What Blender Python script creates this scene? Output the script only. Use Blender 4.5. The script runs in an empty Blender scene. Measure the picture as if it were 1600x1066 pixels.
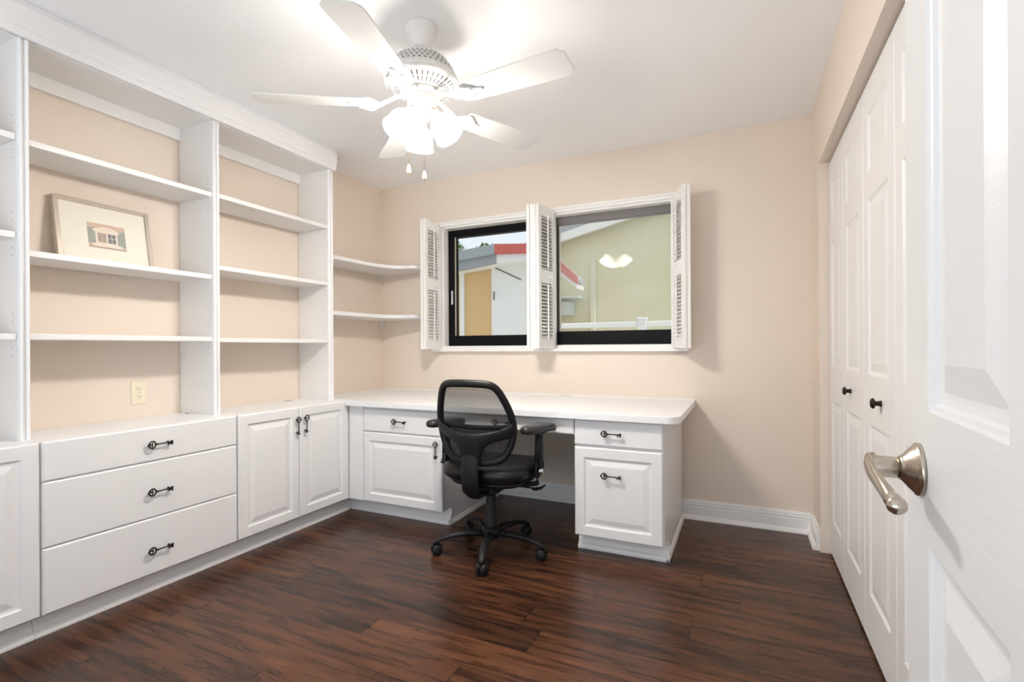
import bpy, bmesh, math, random
from mathutils import Vector, Matrix
random.seed(7)
S = bpy.context.scene
COL = S.collection
R = math.radians
PI = math.pi

# ------------------------------------------------------------------ camera
cam_d = bpy.data.cameras.new('camera'); cam = bpy.data.objects.new('camera', cam_d); COL.objects.link(cam)
cam_d.sensor_width = 36.0; cam_d.lens = 777.5 / 1600 * 36.0
cam_d.shift_y = 9.8 / 1600
cam_d.clip_start = 0.02; cam_d.clip_end = 200
_A, _RO = R(24.93), R(-0.30)
_f = Vector((-math.sin(_A), math.cos(_A), 0)); _r0 = Vector((math.cos(_A), math.sin(_A), 0)); _u0 = Vector((0, 0, 1))
_r = _r0 * math.cos(_RO) + _u0 * math.sin(_RO); _u = -_r0 * math.sin(_RO) + _u0 * math.cos(_RO)
M4 = Matrix((( _r.x, _u.x, -_f.x, 0), (_r.y, _u.y, -_f.y, 0), (_r.z, _u.z, -_f.z, 1.08), (0, 0, 0, 1)))
cam.matrix_world = M4
S.camera = cam

# ------------------------------------------------------------------ view, world, lights
S.view_settings.view_transform = 'Standard'; S.view_settings.look = 'None'
S.view_settings.gamma = 1.0; S.view_settings.use_curve_mapping = False
S.view_settings.exposure = 0.30
S.cycles.use_denoising = True
S.cycles.max_bounces = 12; S.cycles.diffuse_bounces = 8; S.cycles.transparent_max_bounces = 24
S.cycles.sample_clamp_indirect = 6.0
W = bpy.data.worlds.new('daylight'); S.world = W; W.use_nodes = True
_bg = W.node_tree.nodes['Background']; _bg.inputs['Color'].default_value = (0.86, 0.93, 1.0, 1); _bg.inputs['Strength'].default_value = 0.82
sun_d = bpy.data.lights.new('sun', 'SUN'); sun = bpy.data.objects.new('sun', sun_d); COL.objects.link(sun)
sun_d.energy = 2.3; sun_d.angle = R(2); sun_d.color = (1, 0.95, 0.86)
sun.rotation_euler = Vector((-0.45, 0.12, -0.9)).to_track_quat('-Z', 'Y').to_euler()
# added fill light, unseen behind the camera, aimed up to brighten the room
fill_d = bpy.data.lights.new('fill_light', 'AREA'); fill = bpy.data.objects.new('fill_light', fill_d); COL.objects.link(fill)
fill_d.shape = 'RECTANGLE'; fill_d.size = 2.2; fill_d.size_y = 1.2; fill_d.energy = 27; fill_d.color = (0.86, 0.93, 1.0)
fill.location = (-1.2, -1.3, 0.9); fill.rotation_euler = Vector((0.0, 0.55, 0.83)).to_track_quat('-Z', 'Y').to_euler()
WARM = (1.0, 0.935, 0.86)
SHADE_STRENGTH = 76.0

# ------------------------------------------------------------------ constants of the room
XL, XR, YB, YF, ZC = -2.74, 0.361, 3.315, -1.0, 2.40

# ------------------------------------------------------------------ materials
def nt(name):
    m = bpy.data.materials.new(name); m.use_nodes = True
    return m, m.node_tree.nodes, m.node_tree.links, m.node_tree.nodes['Principled BSDF']
def mat(name, col, rough=0.5, metal=0.0, bump=0.0, bscale=60.0, var=0.02, spec=0.5, vec=(1, 1, 1), coat=0.0):
    m, N, L, B = nt(name)
    tc = N.new('ShaderNodeTexCoord'); mp = N.new('ShaderNodeMapping'); mp.inputs['Scale'].default_value = vec
    L.new(tc.outputs['Object'], mp.inputs['Vector'])
    nz = N.new('ShaderNodeTexNoise'); nz.inputs['Scale'].default_value = bscale; nz.inputs['Detail'].default_value = 4
    L.new(mp.outputs[0], nz.inputs['Vector'])
    mx = N.new('ShaderNodeMix'); mx.data_type = 'RGBA'
    mx.inputs[6].default_value = tuple(max(0, c * (1 - var)) for c in col) + (1,)
    mx.inputs[7].default_value = tuple(min(1, c * (1 + var)) for c in col) + (1,)
    L.new(nz.outputs[0], mx.inputs[0]); L.new(mx.outputs[2], B.inputs['Base Color'])
    B.inputs['Roughness'].default_value = rough; B.inputs['Metallic'].default_value = metal
    B.inputs['Specular IOR Level'].default_value = spec; B.inputs['Coat Weight'].default_value = coat
    if bump > 0:
        bp = N.new('ShaderNodeBump'); bp.inputs['Strength'].default_value = bump; bp.inputs['Distance'].default_value = 0.002
        L.new(nz.outputs[0], bp.inputs['Height']); L.new(bp.outputs[0], B.inputs['Normal'])
    return m
M = {}
M['wall'] = mat('beige_wall_paint', (0.765, 0.675, 0.585), 0.75, bump=0.12, bscale=220, var=0.01)
M['ceil'] = mat('ceiling_paint', (0.93, 0.93, 0.935), 0.8, bump=0.12, bscale=18, var=0.008)
M['white'] = mat('white_lacquer', (0.80, 0.80, 0.808), 0.32, bscale=12, var=0.006)
M['shelf'] = mat('white_melamine', (0.82, 0.815, 0.81), 0.42, bscale=12, var=0.006)
M['top'] = mat('white_laminate', (0.83, 0.835, 0.845), 0.30, bscale=25, var=0.006)
M['trim'] = mat('white_trim_paint', (0.85, 0.85, 0.855), 0.38, bscale=20, var=0.006)
M['casing'] = mat('window_casing_paint', (0.86, 0.85, 0.83), 0.35, bscale=20, var=0.006)
M['doorp'] = mat('moulded_door_paint', (0.79, 0.792, 0.798), 0.36, bump=0.16, bscale=22, var=0.004, vec=(1.0, 0.9, 7.0))
M['bifold'] = mat('bifold_door_paint', (0.83, 0.825, 0.825), 0.38, bump=0.05, bscale=22, var=0.004, vec=(6, 6, 0.8))
M['fan'] = mat('fan_white_enamel', (0.76, 0.75, 0.73), 0.3, bscale=20, var=0.006)
M['blade'] = mat('fan_blade_white', (0.74, 0.735, 0.72), 0.45, bscale=20, var=0.006)
M['slot'] = mat('shadowed_slot', (0.10, 0.09, 0.08), 0.8)
M['ventslot'] = mat('vent_slot_grey', (0.10, 0.095, 0.09), 0.8)
M['ventgrey'] = mat('vent_lattice_grey', (0.26, 0.255, 0.25), 0.8)
M['hole'] = mat('pin_hole', (0.22, 0.20, 0.18), 0.9)
M['iron'] = mat('dark_bronze_pull', (0.035, 0.026, 0.022), 0.38, metal=0.85, bscale=80, var=0.2)
M['black'] = mat('black_plastic', (0.009, 0.009, 0.010), 0.45, bump=0.05, bscale=300, var=0.1, spec=0.28)
M['leather'] = mat('black_leather', (0.008, 0.008, 0.009), 0.34, bump=0.12, bscale=250, var=0.1, spec=0.35)
M['rubber'] = mat('armrest_polyurethane', (0.016, 0.016, 0.018), 0.33, bscale=200, var=0.1)
M['chrome'] = mat('chrome', (0.75, 0.75, 0.76), 0.18, metal=1.0)
M['nickel'] = mat('brushed_nickel', (0.52, 0.46, 0.39), 0.24, metal=1.0, bscale=90, var=0.05, vec=(1, 1, 14))
M['almond'] = mat('almond_plastic', (0.80, 0.74, 0.58), 0.4)
M['winblack'] = mat('black_aluminium', (0.004, 0.004, 0.0045), 0.5, spec=0.12)
M['wingrey'] = mat('grey_metal', (0.16, 0.145, 0.14), 0.5)
M['frame'] = mat('champagne_frame', (0.50, 0.44, 0.37), 0.38, metal=0.35, bscale=60, var=0.05)
M['matboard'] = mat('cream_mat_board', (0.80, 0.77, 0.68), 0.9, bscale=300, var=0.02)
M['brass'] = mat('pull_chain_brass', (0.65, 0.5, 0.3), 0.3, metal=0.9)
M['ivory'] = mat('ivory_bead', (0.85, 0.78, 0.62), 0.35)
# outdoors
M['tan'] = mat('tan_stucco', (0.66, 0.45, 0.22), 0.9, bump=0.2, bscale=30, var=0.04)
M['yellow'] = mat('pale_yellow_stucco', (0.70, 0.66, 0.43), 0.9, bump=0.2, bscale=20, var=0.04)
M['gutter'] = mat('grey_fascia', (0.30, 0.32, 0.34), 0.6)
M['redfascia'] = mat('red_fascia', (0.50, 0.10, 0.08), 0.6)
M['extwhite'] = mat('white_exterior_paint', (0.80, 0.80, 0.78), 0.6)
M['roof'] = mat('grey_shingle', (0.34, 0.37, 0.40), 0.9, bump=0.4, bscale=60, var=0.1)
M['vinyl'] = mat('white_vinyl', (0.82, 0.83, 0.82), 0.5)
M['pipe'] = mat('cream_downspout', (0.66, 0.66, 0.50), 0.6)
M['acbox'] = mat('pale_blue_grey_metal', (0.55, 0.64, 0.64), 0.6)
M['leaf'] = mat('tree_leaf', (0.10, 0.20, 0.06), 0.7, bscale=3, var=0.4)
M['bark'] = mat('tree_bark', (0.16, 0.11, 0.08), 0.9)
M['yard'] = mat('pale_bounce_ground', (0.62, 0.60, 0.56), 0.95, bump=0.4, bscale=20, var=0.2)  # unseen ground, toned pale to bounce daylight onto the ceiling

def shade_glass(name, k):
    m, N, L, B = nt(name)
    B.inputs['Base Color'].default_value = (0.9, 0.86, 0.8, 1); B.inputs['Roughness'].default_value = 0.3
    B.inputs['Emission Color'].default_value = WARM + (1,); B.inputs['Emission Strength'].default_value = SHADE_STRENGTH * k
    return m
M['shade'] = shade_glass('lit_frosted_glass', 0.62); M['shadeneck'] = shade_glass('lit_glass_neck', 0.10); M['shadein'] = shade_glass('lit_glass_inside', 3.1)
def glass(refl, tint, veil=0.0):
    m, N, L, B = nt('window_glass'); N.remove(B); out = N['Material Output']
    t = N.new('ShaderNodeBsdfTransparent'); t.inputs[0].default_value = tint
    g = N.new('ShaderNodeBsdfGlossy'); g.inputs['Roughness'].default_value = 0.0; g.inputs[0].default_value = (1, 1, 1, 1)
    x = N.new('ShaderNodeMixShader'); x.inputs[0].default_value = refl
    L.new(t.outputs[0], x.inputs[1]); L.new(g.outputs[0], x.inputs[2])
    d = N.new('ShaderNodeBsdfDiffuse'); d.inputs[0].default_value = (0.8, 0.82, 0.82, 1)  # veil: pale diffuse film standing in for the haze of room reflections
    tc = N.new('ShaderNodeTexCoord'); nz = N.new('ShaderNodeTexNoise'); nz.inputs['Scale'].default_value = 3.5; nz.inputs['Detail'].default_value = 5
    L.new(tc.outputs['Object'], nz.inputs['Vector'])
    mr = N.new('ShaderNodeMapRange'); mr.inputs[1].default_value = 0.3; mr.inputs[2].default_value = 0.75; mr.inputs[3].default_value = veil * 0.5; mr.inputs[4].default_value = veil * 1.8
    L.new(nz.outputs[0], mr.inputs[0])
    y = N.new('ShaderNodeMixShader'); L.new(mr.outputs[0], y.inputs[0]); L.new(x.outputs[0], y.inputs[1]); L.new(d.outputs[0], y.inputs[2]); L.new(y.outputs[0], out.inputs[0])
    return m
M['glass'] = glass(0.014, (0.98, 0.99, 0.985, 1))
M['glass2'] = glass(0.006, (0.95, 0.96, 0.96, 1), 0.09)
def mesh_fabric():
    m, N, L, B = nt('chair_mesh_fabric'); out = N['Material Output']
    B.inputs['Base Color'].default_value = (0.02, 0.02, 0.022, 1); B.inputs['Roughness'].default_value = 0.6
    tc = N.new('ShaderNodeTexCoord')
    wv = []
    for d in ('X', 'Z'):
        w = N.new('ShaderNodeTexWave'); w.wave_type = 'BANDS'; w.bands_direction = d; w.inputs['Scale'].default_value = 130
        L.new(tc.outputs['Object'], w.inputs['Vector']); wv.append(w)
    mx = N.new('ShaderNodeMath'); mx.operation = 'MAXIMUM'
    L.new(wv[0].outputs['Fac'], mx.inputs[0]); L.new(wv[1].outputs['Fac'], mx.inputs[1])
    mr = N.new('ShaderNodeMapRange'); mr.inputs[1].default_value = 0.3; mr.inputs[2].default_value = 1.0
    mr.inputs[3].default_value = 0.38; mr.inputs[4].default_value = 0.88
    L.new(mx.outputs[0], mr.inputs[0])
    t = N.new('ShaderNodeBsdfTransparent'); x = N.new('ShaderNodeMixShader')
    L.new(mr.outputs[0], x.inputs[0]); L.new(t.outputs[0], x.inputs[1]); L.new(B.outputs[0], x.inputs[2]); L.new(x.outputs[0], out.inputs[0])
    return m
M['mesh'] = mesh_fabric()
def floor_mat():
    m, N, L, B = nt('dark_wood_planks')
    def math_(op, a, b=None):
        n = N.new('ShaderNodeMath'); n.operation = op
        for i, v in enumerate((a, b)):
            if v is None: continue
            if isinstance(v, (int, float)): n.inputs[i].default_value = v
            else: L.new(v, n.inputs[i])
        return n.outputs[0]
    tc = N.new('ShaderNodeTexCoord'); sx = N.new('ShaderNodeSeparateXYZ'); L.new(tc.outputs['Object'], sx.inputs[0])
    PW, PL = 0.152, 1.19
    yr = math_('DIVIDE', math_('ADD', sx.outputs[1], 0.058), PW); row = math_('FLOOR', yr); fy = math_('FRACT', yr)
    wn = N.new('ShaderNodeTexWhiteNoise'); wn.noise_dimensions = '1D'; L.new(row, wn.inputs['W'])
    off = math_('MULTIPLY', wn.outputs[0], 7.3)          # joints staggered row by row
    for k_, xj in ((10, -1.318), (11, -0.704), (12, -0.793), (13, -1.378)):
        c_ = N.new('ShaderNodeMath'); c_.operation = 'COMPARE'; L.new(row, c_.inputs[0]); c_.inputs[1].default_value = k_; c_.inputs[2].default_value = 0.5
        off = math_('ADD', math_('MULTIPLY', off, math_('SUBTRACT', 1.0, c_.outputs[0])), math_('MULTIPLY', c_.outputs[0], 8.0 - xj / PL))
    xr = math_('ADD', math_('DIVIDE', sx.outputs[0], PL), off); colm = math_('FLOOR', xr); fx = math_('FRACT', xr)
    cb = N.new('ShaderNodeCombineXYZ'); L.new(row, cb.inputs[0]); L.new(colm, cb.inputs[1])
    w2 = N.new('ShaderNodeTexWhiteNoise'); w2.noise_dimensions = '3D'; L.new(cb.outputs[0], w2.inputs['Vector'])
    # grain: stretched noise shifted per plank
    gv = N.new('ShaderNodeCombineXYZ')
    L.new(math_('ADD', math_('MULTIPLY', sx.outputs[0], 1.1), math_('MULTIPLY', w2.outputs[0], 31)), gv.inputs[0])
    L.new(math_('ADD', math_('MULTIPLY', sx.outputs[1], 13.0), math_('MULTIPLY', w2.outputs[0], 17)), gv.inputs[1])
    g1 = N.new('ShaderNodeTexNoise'); g1.inputs['Scale'].default_value = 2.2; g1.inputs['Detail'].default_value = 7; g1.inputs['Roughness'].default_value = 0.62; g1.inputs['Distortion'].default_value = 0.45
    L.new(gv.outputs[0], g1.inputs['Vector'])
    gv2 = N.new('ShaderNodeCombineXYZ')
    L.new(math_('ADD', math_('MULTIPLY', sx.outputs[0], 3.0), math_('MULTIPLY', w2.outputs[0], 11)), gv2.inputs[0])
    L.new(math_('MULTIPLY', sx.outputs[1], 90.0), gv2.inputs[1])
    g2 = N.new('ShaderNodeTexNoise'); g2.inputs['Scale'].default_value = 1.6; g2.inputs['Detail'].default_value = 5
    L.new(gv2.outputs[0], g2.inputs['Vector'])
    cr = N.new('ShaderNodeValToRGB'); e = cr.color_ramp.elements
    e[0].position = 0.37; e[0].color = (0.014, 0.0068, 0.0048, 1)
    e[1].position = 0.68; e[1].color = (0.140, 0.054, 0.024, 1)
    k = e.new(0.50); k.color = (0.050, 0.0195, 0.0094, 1)
    mixv = math_('ADD', math_('MULTIPLY', g1.outputs[0], 0.74), math_('ADD', math_('MULTIPLY', g2.outputs[0], 0.16), math_('MULTIPLY', w2.outputs[0], 0.14)))
    L.new(mixv, cr.inputs[0])
    # seams
    ey = math_('MINIMUM', fy, math_('SUBTRACT', 1.0, fy)); ex = math_('MINIMUM', fx, math_('SUBTRACT', 1.0, fx))
    sm = math_('MAXIMUM', math_('LESS_THAN', ey, 0.009), math_('LESS_THAN', ex, 0.0019))
    mx = N.new('ShaderNodeMix'); mx.data_type = 'RGBA'; L.new(sm, mx.inputs[0]); L.new(cr.outputs[0], mx.inputs[6]); mx.inputs[7].default_value = (0.008, 0.004, 0.003, 1)
    L.new(mx.outputs[2], B.inputs['Base Color'])
    rr = N.new('ShaderNodeMapRange'); L.new(g1.outputs[0], rr.inputs[0]); rr.inputs[3].default_value = 0.20; rr.inputs[4].default_value = 0.36
    L.new(rr.outputs[0], B.inputs['Roughness']); B.inputs['Specular IOR Level'].default_value = 0.34
    hb = math_('SUBTRACT', math_('MULTIPLY', g1.outputs[0], 0.5), math_('MULTIPLY', sm, 0.8))
    bp = N.new('ShaderNodeBump'); bp.inputs['Strength'].default_value = 0.13; bp.inputs['Distance'].default_value = 0.002
    L.new(hb, bp.inputs['Height']); L.new(bp.outputs[0], B.inputs['Normal'])
    return m
M['floor'] = floor_mat()

# ------------------------------------------------------------------ mesh builder
class MB:
    def __init__(s): s.bm = bmesh.new()
    def face(s, pts, mi=0, smooth=False):
        vs = [s.bm.verts.new(p) for p in pts]
        try:
            f = s.bm.faces.new(vs); f.material_index = mi; f.smooth = smooth; return f
        except ValueError: return None
    def box(s, x0, x1, y0, y1, z0, z1, mi=0):
        P = [Vector((x, y, z)) for z in (z0, z1) for y in (y0, y1) for x in (x0, x1)]
        v = [s.bm.verts.new(p) for p in P]
        for q in ((0, 2, 3, 1), (4, 5, 7, 6), (0, 1, 5, 4), (2, 6, 7, 3), (0, 4, 6, 2), (1, 3, 7, 5)):
            f = s.bm.faces.new([v[i] for i in q]); f.material_index = mi
        return s
    def prism(s, poly, fn, a, b, mi=0, smooth=False):
        """poly: list of 2-D points; fn(u, v, t) -> 3-D; extruded from t=a to t=b"""
        A = [s.bm.verts.new(fn(u, v, a)) for u, v in poly]; B = [s.bm.verts.new(fn(u, v, b)) for u, v in poly]
        n = len(poly)
        for i in range(n):
            f = s.bm.faces.new((A[i], A[(i + 1) % n], B[(i + 1) % n], B[i])); f.material_index = mi; f.smooth = smooth
        f = s.bm.faces.new(A[::-1]); f.material_index = mi
        f = s.bm.faces.new(B); f.material_index = mi
        return s
    def loft(s, rings, closed=True, caps=True, mi=0, smooth=True):
        V = [[s.bm.verts.new(p) for p in r] for r in rings]
        n = len(V[0])
        for a, b in zip(V, V[1:]):
            for i in range(n if closed else n - 1):
                j = (i + 1) % n
                try:
                    f = s.bm.faces.new((a[i], a[j], b[j], b[i])); f.material_index = mi; f.smooth = smooth
                except ValueError: pass
        if caps and closed:
            for r in (V[0][::-1], V[-1]):
                try:
                    f = s.bm.faces.new(r); f.material_index = mi
                except ValueError: pass
        return s
    def lathe(s, prof, c=(0, 0, 0), axis=Vector((0, 0, 1)), n=28, mi=0, smooth=True, caps=True):
        axis = Vector(axis).normalized(); c = Vector(c)
        t = Vector((1, 0, 0)) if abs(axis.x) < 0.9 else Vector((0, 1, 0))
        u = axis.cross(t).normalized(); w = axis.cross(u)
        rings = []
        for r, h in prof:
            r = max(r, 1e-4)
            rings.append([c + axis * h + (u * math.cos(2 * PI * i / n) + w * math.sin(2 * PI * i / n)) * r for i in range(n)])
        return s.loft(rings, True, caps, mi, smooth)
    def tube(s, pts, rad, n=10, closed=False, mi=0, flat=None, up=None):
        """sweep; rad float or list; flat = (ru, rv) elliptical section with ru along 'up x tangent'"""
        pts = [Vector(p) for p in pts]; k = len(pts); rings = []
        prev = None
        for i, p in enumerate(pts):
            if closed: t = (pts[(i + 1) % k] - pts[i - 1]).normalized()
            else: t = (pts[min(i + 1, k - 1)] - pts[max(i - 1, 0)]).normalized()
            ref = Vector(up) if up is not None else (prev if prev is not None else (Vector((0, 0, 1)) if abs(t.z) < 0.9 else Vector((1, 0, 0))))
            a = (ref - t * ref.dot(t)).normalized(); b = t.cross(a); prev = a
            r = rad[i] if isinstance(rad, (list, tuple)) else rad
            if flat is not None:
                ru, rv = (flat[i] if isinstance(flat[0], (list, tuple)) else flat)
            else: ru = rv = r
            rings.append([p + a * (math.cos(2 * PI * j / n) * ru) + b * (math.sin(2 * PI * j / n) * rv) for j in range(n)])
        if closed: rings.append(rings[0]); s.loft(rings, True, False, mi); bmesh.ops.remove_doubles(s.bm, verts=s.bm.verts, dist=1e-6)
        else: s.loft(rings, True, True, mi)
        return s
    def sphere(s, c, r, n=16, mi=0, sc=(1, 1, 1)):
        c = Vector(c); rings = []
        for i in range(n // 2 + 1):
            th = PI * i / (n // 2); rr = max(math.sin(th), 1e-3)
            rings.append([c + Vector((math.cos(2 * PI * j / n) * rr * r * sc[0], math.sin(2 * PI * j / n) * rr * r * sc[1], -math.cos(th) * r * sc[2])) for j in range(n)])
        return s.loft(rings, True, True, mi)
    def xf(s, m):
        bmesh.ops.transform(s.bm, matrix=m, verts=s.bm.verts); return s
    def panel_door(s, o, u, v, n, w, h, t, panels, prof=((0, 0), (0.004, -0.006), (0.010, -0.008), (0.016, -0.008), (0.042, -0.0015)), edge=0.004, mi=0):
        """door slab: o = back lower corner, u width, v height, n outward normal; raised panels on the front"""
        o, u, v, n = Vector(o), Vector(u), Vector(v), Vector(n)
        P = lambda a, b, d: o + u * a + v * b + n * d
        us = sorted({edge, w - edge} | {p[0] for p in panels} | {p[1] for p in panels})
        vs = sorted({edge, h - edge} | {p[2] for p in panels} | {p[3] for p in panels})
        flip = u.cross(v).dot(n) < 0
        def F(pts, sm=False):
            s.face(pts[::-1] if flip else pts, mi, sm)
        for i in range(len(us) - 1):
            for j in range(len(vs) - 1):
                a0, a1, b0, b1 = us[i], us[i + 1], vs[j], vs[j + 1]
                if any(p[0] - 1e-6 <= a0 and a1 <= p[1] + 1e-6 and p[2] - 1e-6 <= b0 and b1 <= p[3] + 1e-6 for p in panels): continue
                F([P(a0, b0, t), P(a1, b0, t), P(a1, b1, t), P(a0, b1, t)])
        for a0, a1, b0, b1 in panels:
            def ring(k):
                d, z = prof[k]; return [P(a0 + d, b0 + d, t + z), P(a1 - d, b0 + d, t + z), P(a1 - d, b1 - d, t + z), P(a0 + d, b1 - d, t + z)]
            for k in range(len(prof) - 1):
                r0, r1 = ring(k), ring(k + 1)
                for q in range(4): F([r0[q], r0[(q + 1) % 4], r1[(q + 1) % 4], r1[q]])
            F(ring(len(prof) - 1))
        # eased edges, sides, back
        E = edge
        r0 = [P(E, E, t), P(w - E, E, t), P(w - E, h - E, t), P(E, h - E, t)]
        r1 = [P(0, 0, t - E), P(w, 0, t - E), P(w, h, t - E), P(0, h, t - E)]
        r2 = [P(0, 0, 0), P(w, 0, 0), P(w, h, 0), P(0, h, 0)]
        for A, B in ((r1, r0), (r2, r1)):
            for q in range(4): F([A[q], A[(q + 1) % 4], B[(q + 1) % 4], B[q]])
        F(r2[::-1])
        return s
    def mesh(s, name, mats, weld=True):
        if weld: bmesh.ops.remove_doubles(s.bm, verts=s.bm.verts, dist=1e-5)
        bmesh.ops.recalc_face_normals(s.bm, faces=s.bm.faces)
        me = bpy.data.meshes.new(name); s.bm.to_mesh(me); s.bm.free()
        for k in (mats if isinstance(mats, (list, tuple)) else [mats]): me.materials.append(M[k])
        return me

def wloc(o):
    v = Vector((0, 0, 0))
    while o is not None: v += o.location; o = o.parent
    return v
def obj(name, mb, mats, parent=None, bevel=0.0, seg=2, sub=0, base=None, weld=True):
    """link ONE mesh object; the builder's coordinates are room coordinates"""
    off = wloc(parent) if parent else (Vector(base) if base else Vector((0, 0, 0)))
    if off.length > 0: bmesh.ops.translate(mb.bm, verts=mb.bm.verts, vec=-off)
    me = mb.mesh(name, mats, weld)
    o = bpy.data.objects.new(name, me); COL.objects.link(o)
    if parent: o.parent = parent
    elif base: o.location = base
    if bevel > 0:
        b = o.modifiers.new('bevel', 'BEVEL'); b.width = bevel; b.segments = seg; b.limit_method = 'ANGLE'; b.angle_limit = R(40); b.harden_normals = False
    if sub:
        d = o.modifiers.new('sub', 'SUBSURF'); d.levels = sub; d.render_levels = sub
    return o
def put(name, me, parent, loc, rot=(0, 0, 0)):
    """another object on shared mesh data, loc in room coordinates"""
    o = bpy.data.objects.new(name, me); COL.objects.link(o); o.parent = parent
    o.location = Vector(loc) - (wloc(parent) if parent else Vector((0, 0, 0))); o.rotation_euler = rot
    return o
def tag(o, label, cat, group=None, kind=None):
    o['label'] = label; o['category'] = cat
    if group: o['group'] = group
    if kind: o['kind'] = kind
    return o
def thing(name, label, cat, loc, group=None, kind=None):
    o = bpy.data.objects.new(name, None); COL.objects.link(o); o.location = loc; o.empty_display_size = 0.1
    return tag(o, label, cat, group, kind)
def struct(name, mb, mats, label, cat, bevel=0.0):
    return tag(obj(name, mb, mats, bevel=bevel), label, cat, None, 'structure')
fx_ = lambda u, v, t: Vector((t, u, v))       # profile in (y, z), swept along x
fy_ = lambda u, v, t: Vector((u, t, v))       # profile in (x, z), swept along y
fz_ = lambda u, v, t: Vector((u, v, t))       # outline in (x, y), swept along z

# ------------------------------------------------------------------ room shell
struct('floor', MB().box(XL - 0.1, 1.1, YF, YB + 0.02, -0.05, 0), 'floor', 'dark brown wood plank floor of the room', 'floor')
struct('ceiling', MB().box(XL - 0.1, 1.1, YF, YB + 0.2, ZC, ZC + 0.1), 'ceil', 'smooth white painted ceiling above the fan', 'ceiling')
struct('wall_left', MB().box(XL - 0.12, XL, YF, YB + 0.2, 0, ZC), 'wall', 'peach beige wall behind the white built-in bookshelves', 'wall')
OX0, OX1, OX2, OX3, OZ0, OZ1 = -2.14, -1.363, -1.228, -0.405, 1.068, 2.022
wb = MB()
wb.box(XL, XR + 0.12, YB, YB + 0.2, 0, OZ0).box(XL, XR + 0.12, YB, YB + 0.2, OZ1, ZC)
wb.box(XL, OX0, YB, YB + 0.2, OZ0, OZ1).box(OX1, OX2, YB, YB + 0.2, OZ0, OZ1).box(OX3, XR + 0.12, YB, YB + 0.2, OZ0, OZ1)
struct('wall_back', wb, 'wall', 'beige wall with the two windows above the desk', 'wall')
CY0, CY1, CZ = 1.345, 3.035, 2.03
wr = MB().box(XR, XR + 0.115, CY1, YB, 0, ZC).box(XR, XR + 0.115, CY0, CY1, CZ, ZC).box(XR, XR + 0.115, YF, CY0, 0, ZC)
struct('wall_right', wr, 'wall', 'beige wall and header around the closet doors', 'wall')
struct('wall_closet', MB().box(1.0, 1.08, YF, YB, 0, ZC), 'wall', 'beige wall at the back of the closet', 'wall')
struct('trim_1', MB().box(XR + 0.055, XR + 0.085, CY0, CY1, CZ - 0.008, CZ), 'slot', 'dark bifold track under the closet header', 'door track')
# baseboards: ogee profile, d = distance off the wall
BBP = [(0, 0), (0.034, 0), (0.034, 0.006), (0.028, 0.017), (0.017, 0.026), (0.016, 0.078), (0.012, 0.080), (0.012, 0.085), (0.016, 0.088), (0.016, 0.094), (0.011, 0.097), (0.011, 0.101), (0.013, 0.106), (0.010, 0.118), (0, 0.118)]
struct('baseboard_back', MB().prism([(YB - d, z) for d, z in BBP], fx_, -1.66, XR, smooth=False), 'trim', 'white moulded baseboard along the window wall', 'baseboard')
struct('baseboard_right', MB().prism([(XR - d, z) for d, z in BBP], fy_, CY1 + 0.02, YB - 0.002, smooth=False), 'trim', 'short white baseboard beside the closet doors', 'baseboard')
# window casing
CX0, CX1, CZ0, CZ1 = -2.205, -0.313, 1.05, 2.055
cs = MB().box(CX0, CX1, YB - 0.024, YB, OZ1, CZ1).box(CX0, OX0, YB - 0.024, YB, CZ0, OZ1).box(OX3, CX1, YB - 0.024, YB, CZ0, OZ1).box(OX1, OX2, YB - 0.024, YB, OZ0, OZ1)
cs.box(CX0, CX1, YB - 0.034, YB - 0.024, CZ1 - 0.014, CZ1).box(CX0 - 0.01, CX1 + 0.004, YB - 0.045, YB, CZ0, OZ0)
for a, b in ((OX0, OX1), (OX2, OX3)):          # white reveal lining
    cs.box(a, a + 0.012, YB, YB + 0.07, OZ0, OZ1).box(b - 0.012, b, YB, YB + 0.07, OZ0, OZ1).box(a, b, YB, YB + 0.07, OZ1 - 0.012, OZ1).box(a, b, YB, YB + 0.13, OZ0, OZ0 + 0.024)
struct('trim_2', cs, 'casing', 'white casing and sill around both windows', 'window casing', bevel=0.002)
# windows
def window(name, x0, x1, z0, z1, stL, stR, zt, zb, headm, gm, label):
    w = thing(name, label, 'window', ((x0 + x1) / 2, YB + 0.07, z0), None, 'structure')
    y0, y1 = YB + 0.07, YB + 0.125
    if stL > 0: obj('stile', MB().box(x0, x0 + stL, y0, y1, z0, z1), 'winblack', w, bevel=0.003)
    obj('stile', MB().box(x1 - stR, x1, y0, y1, z0, z1), 'winblack', w, bevel=0.003)
    obj('head_rail', MB().box(x0, x1, y0 + 0.002, y1, zt, z1), headm, w, bevel=0.003)
    obj('bottom_rail', MB().box(x0, x1, y0 + 0.002, y1, z0, zb), 'winblack', w, bevel=0.003)
    obj('pane', MB().box(x0 + stL - 0.005, x1 - stR + 0.005, y0 + 0.022, y0 + 0.026, zb - 0.005, zt + 0.005), gm, w)
    return w
w1 = window('window_1', -2.128, OX1, 1.092, 2.008, 0.062, 0.05, 1.950, 1.173, 'winblack', 'glass', 'black framed sliding window over the corner of the desk, red fascia outside')
obj('latch', MB().box(-2.098, -2.082, YB + 0.058, YB + 0.072, 1.42, 1.53), 'chrome', w1, bevel=0.003)
obj('gasket', MB().box(-2.066, -2.060, YB + 0.066, YB + 0.075, 1.173, 1.95), 'frame', w1)
w2 = window('window_2', OX2 + 0.004, OX3 - 0.002, 1.096, 2.010, 0.012, 0.016, 1.958, 1.192, 'wingrey', 'glass2', 'window beside the closet wall, pale yellow house outside')  # grey head rail: light on the black frame, put into its colour

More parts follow.
